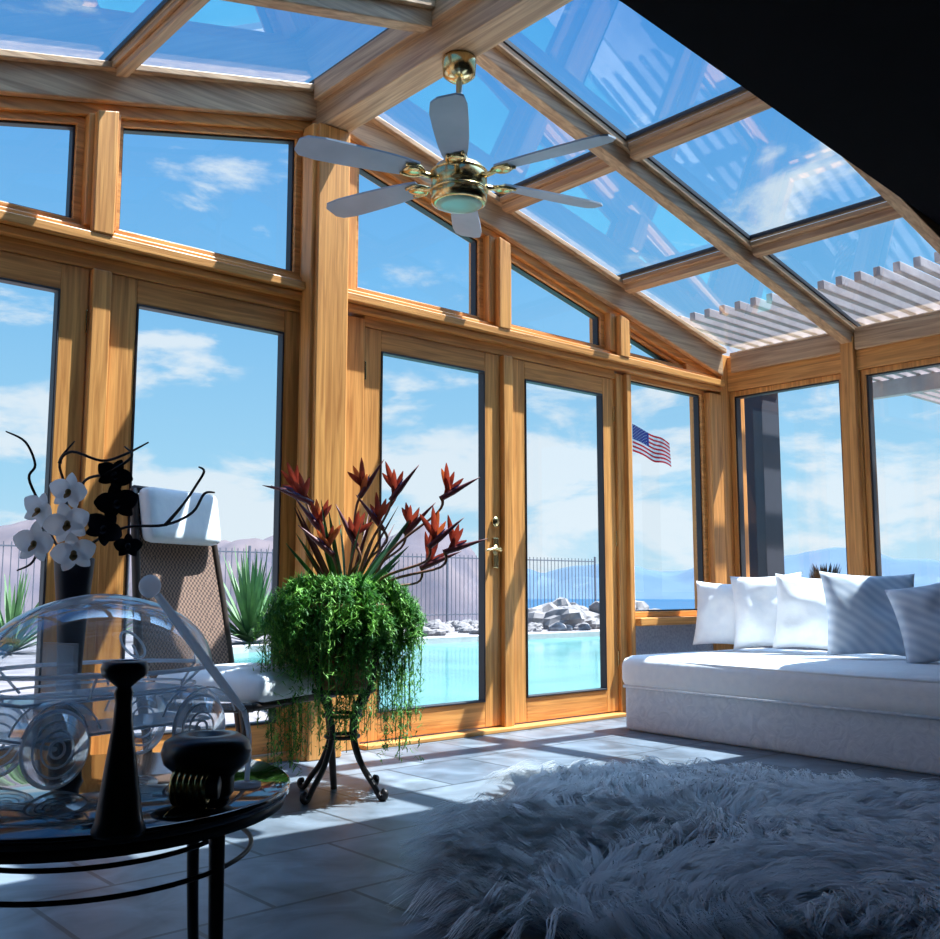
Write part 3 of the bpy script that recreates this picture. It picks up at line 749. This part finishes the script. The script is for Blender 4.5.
for r_ in range(9):
    for c_ in range(6 if r_%2==0 else 5):
        u=.03+(c_+(0 if r_%2==0 else .5))*.066; v_=.03+r_*.058; c0=fpt(u,v_)-Fv*.006
        st=[]
        for k in range(10):
            a=math.pi/2+k*math.pi/5; rr=.014 if k%2==0 else .006; st.append(c0+Rv*math.cos(a)*rr+Vector((0,0,math.sin(a)*rr)))
        b.add(st,[tuple(range(10))],'flag_white')
b.build('american_flag',fp)
b=MB()
for i in range(48):
    y=-1.6+i*.14; b.box(6.55,13.0,y-.025,y+.025,2.93,3.0,'pergola')
for x in (7.75,10.0,12.4): b.box(x-.05,x+.05,-1.7,5.05,2.76,2.93,'pergola')
b.box(7.61,7.89,4.76,5.04,G,2.76,'columnstone'); b.box(7.55,7.95,4.70,5.1,G,.25,'columnstone')
b.box(7.57,7.93,4.72,5.08,2.62,2.76,'columnstone')
for y in (-1.3,1.5): b.box(12.2,12.4,y-.1,y+.1,G,2.76,'columnstone')
b.build('pergola',bevel=.006)
b=MB()
for i in range(900):
    z=U(0,1.0); rr=.26*(1-z/1.2)**.6; a=U(0,6.28); p_=Vector((math.cos(a)*rr*U(.6,1),math.sin(a)*rr*U(.6,1),z)); d=Vector((math.cos(a)*.4,math.sin(a)*.4,1)).normalized()
    sd=Vector((-math.sin(a),math.cos(a),0)); b.add([p_-sd*.015,p_+sd*.015,p_+d*.12],[(0,1,2)],'cypress')
b.tube([(0,0,0),(0,0,.95)],[.04,.01],'twig')
b.build('cypress_shrub',(7.75,4.30,G))
def polar(name,r0,r1,a0,a1,hf,mt,na=160,nr=14,z0=-60):
    b=MB();V=[];F=[]
    for i in range(nr+1):
        for j in range(na+1):
            t=i/nr; r_=r0+(r1-r0)*t; a=math.radians(a0+(a1-a0)*j/na); x,y=r_*math.cos(a),r_*math.sin(a); V.append((x,y,z0+hf(t,a,x,y)))
    for i in range(nr):
        for j in range(na): k=i*(na+1)+j; F.append((k,k+1,k+na+2,k+na+1))
    b.add(V,F,mt,True); b.build(name)
def hh(t,a,x,y):
    ad=math.degrees(a); amp=max(0,min(1,(ad-36)/14)); return math.sin(math.pi*min(1,t*1.1))**.8*(94*amp)*(.80+.28*noise.fractal(Vector((x*.007,y*.007,0)),1,2,6))
polar('desert_hill',250,620,34,110,hh,'hill',na=320,nr=30)
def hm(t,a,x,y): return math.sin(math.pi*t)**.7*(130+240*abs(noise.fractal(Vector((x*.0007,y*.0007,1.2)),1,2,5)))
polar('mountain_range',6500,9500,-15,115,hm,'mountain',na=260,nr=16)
b=MB(); b.add([(-20000,100,-60),(20000,100,-60),(20000,20000,-60),(-20000,20000,-60)],[(0,1,2,3)],'lake_water')
b.add([(150,-20000,-60.01),(20000,-20000,-60.01),(20000,100,-60.01),(150,100,-60.01)],[(0,1,2,3)],'lake_water'); b.build('lake')

# ---------------------------------------------------------------- world & sun
w_=bpy.data.worlds.new('sky'); sc.world=w_; w_.use_nodes=True; nt=w_.node_tree; nt.nodes.clear(); L=nt.links.new
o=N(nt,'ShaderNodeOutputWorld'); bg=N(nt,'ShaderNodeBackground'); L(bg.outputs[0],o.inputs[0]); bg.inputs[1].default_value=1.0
tc=N(nt,'ShaderNodeTexCoord'); sp=N(nt,'ShaderNodeSeparateXYZ'); L(tc.outputs['Generated'],sp.inputs[0])
r=N(nt,'ShaderNodeValToRGB'); e=r.color_ramp.elements; e[0].position=0; e[0].color=(.60,.83,.95,1); e[1].position=1; e[1].color=(.04,.21,.70,1)
for p_,c_ in ((.10,(.40,.72,.94,1)),(.30,(.20,.53,.90,1)),(.55,(.075,.32,.78,1))):
    x=e.new(p_); x.color=c_
L(sp.outputs[2],r.inputs[0])
mp=N(nt,'ShaderNodeMapping'); mp.inputs['Scale'].default_value=(1,1,2.6); L(tc.outputs['Generated'],mp.inputs[0])
nz=N(nt,'ShaderNodeTexNoise'); nz.inputs['Scale'].default_value=5.2; nz.inputs['Detail'].default_value=10; nz.inputs['Roughness'].default_value=.58; nz.inputs['Distortion'].default_value=.25; L(mp.outputs[0],nz.inputs['Vector'])
el=N(nt,'ShaderNodeMapRange'); el.inputs['From Min'].default_value=.02; el.inputs['From Max'].default_value=.34; el.inputs['To Min'].default_value=.15; el.inputs['To Max'].default_value=-.07; L(sp.outputs[2],el.inputs[0])
ad=N(nt,'ShaderNodeMath',operation='ADD'); L(nz.outputs[0],ad.inputs[0]); L(el.outputs[0],ad.inputs[1])
cr=N(nt,'ShaderNodeMapRange'); cr.interpolation_type='SMOOTHSTEP'; cr.inputs['From Min'].default_value=.52; cr.inputs['From Max'].default_value=.64; L(ad.outputs[0],cr.inputs[0])
mu=N(nt,'ShaderNodeMath',operation='MULTIPLY'); mu.inputs[1].default_value=.85; L(cr.outputs[0],mu.inputs[0])
mx=N(nt,'ShaderNodeMix',data_type='RGBA'); L(mu.outputs[0],mx.inputs['Factor']); L(r.outputs[0],mx.inputs['A']); mx.inputs['B'].default_value=(.86,.93,.98,1)
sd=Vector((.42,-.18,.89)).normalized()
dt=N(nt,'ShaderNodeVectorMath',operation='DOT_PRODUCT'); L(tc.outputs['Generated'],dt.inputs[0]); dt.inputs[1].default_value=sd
gl=N(nt,'ShaderNodeMapRange'); gl.interpolation_type='SMOOTHSTEP'; gl.inputs['From Min'].default_value=.76; gl.inputs['From Max'].default_value=1.0; L(dt.outputs['Value'],gl.inputs[0])  # added bright sky glow around the sun, out of view, brightens the room
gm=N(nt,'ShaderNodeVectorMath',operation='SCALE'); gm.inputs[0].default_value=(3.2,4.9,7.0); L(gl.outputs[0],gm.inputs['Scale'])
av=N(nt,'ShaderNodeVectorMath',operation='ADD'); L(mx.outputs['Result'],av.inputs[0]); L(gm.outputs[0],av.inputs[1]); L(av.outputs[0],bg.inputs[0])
sl=bpy.data.lights.new('sun','SUN'); sl.energy=18; sl.angle=.009; sl.color=(1,.98,.95); so=bpy.data.objects.new('sun',sl); sc.collection.objects.link(so)
so.rotation_euler=(-sd).to_track_quat('-Z','Y').to_euler(); so.location=(2,0,12)

cam=bpy.data.cameras.new('camera'); cam.sensor_width=36; cam.sensor_fit='HORIZONTAL'; cam.lens=38.3; cam.clip_end=60000; cam.clip_start=.05
co=bpy.data.objects.new('camera',cam); sc.collection.objects.link(co); co.location=(0,0,.78); co.rotation_euler=(math.radians(96.84),0,RZ); sc.camera=co
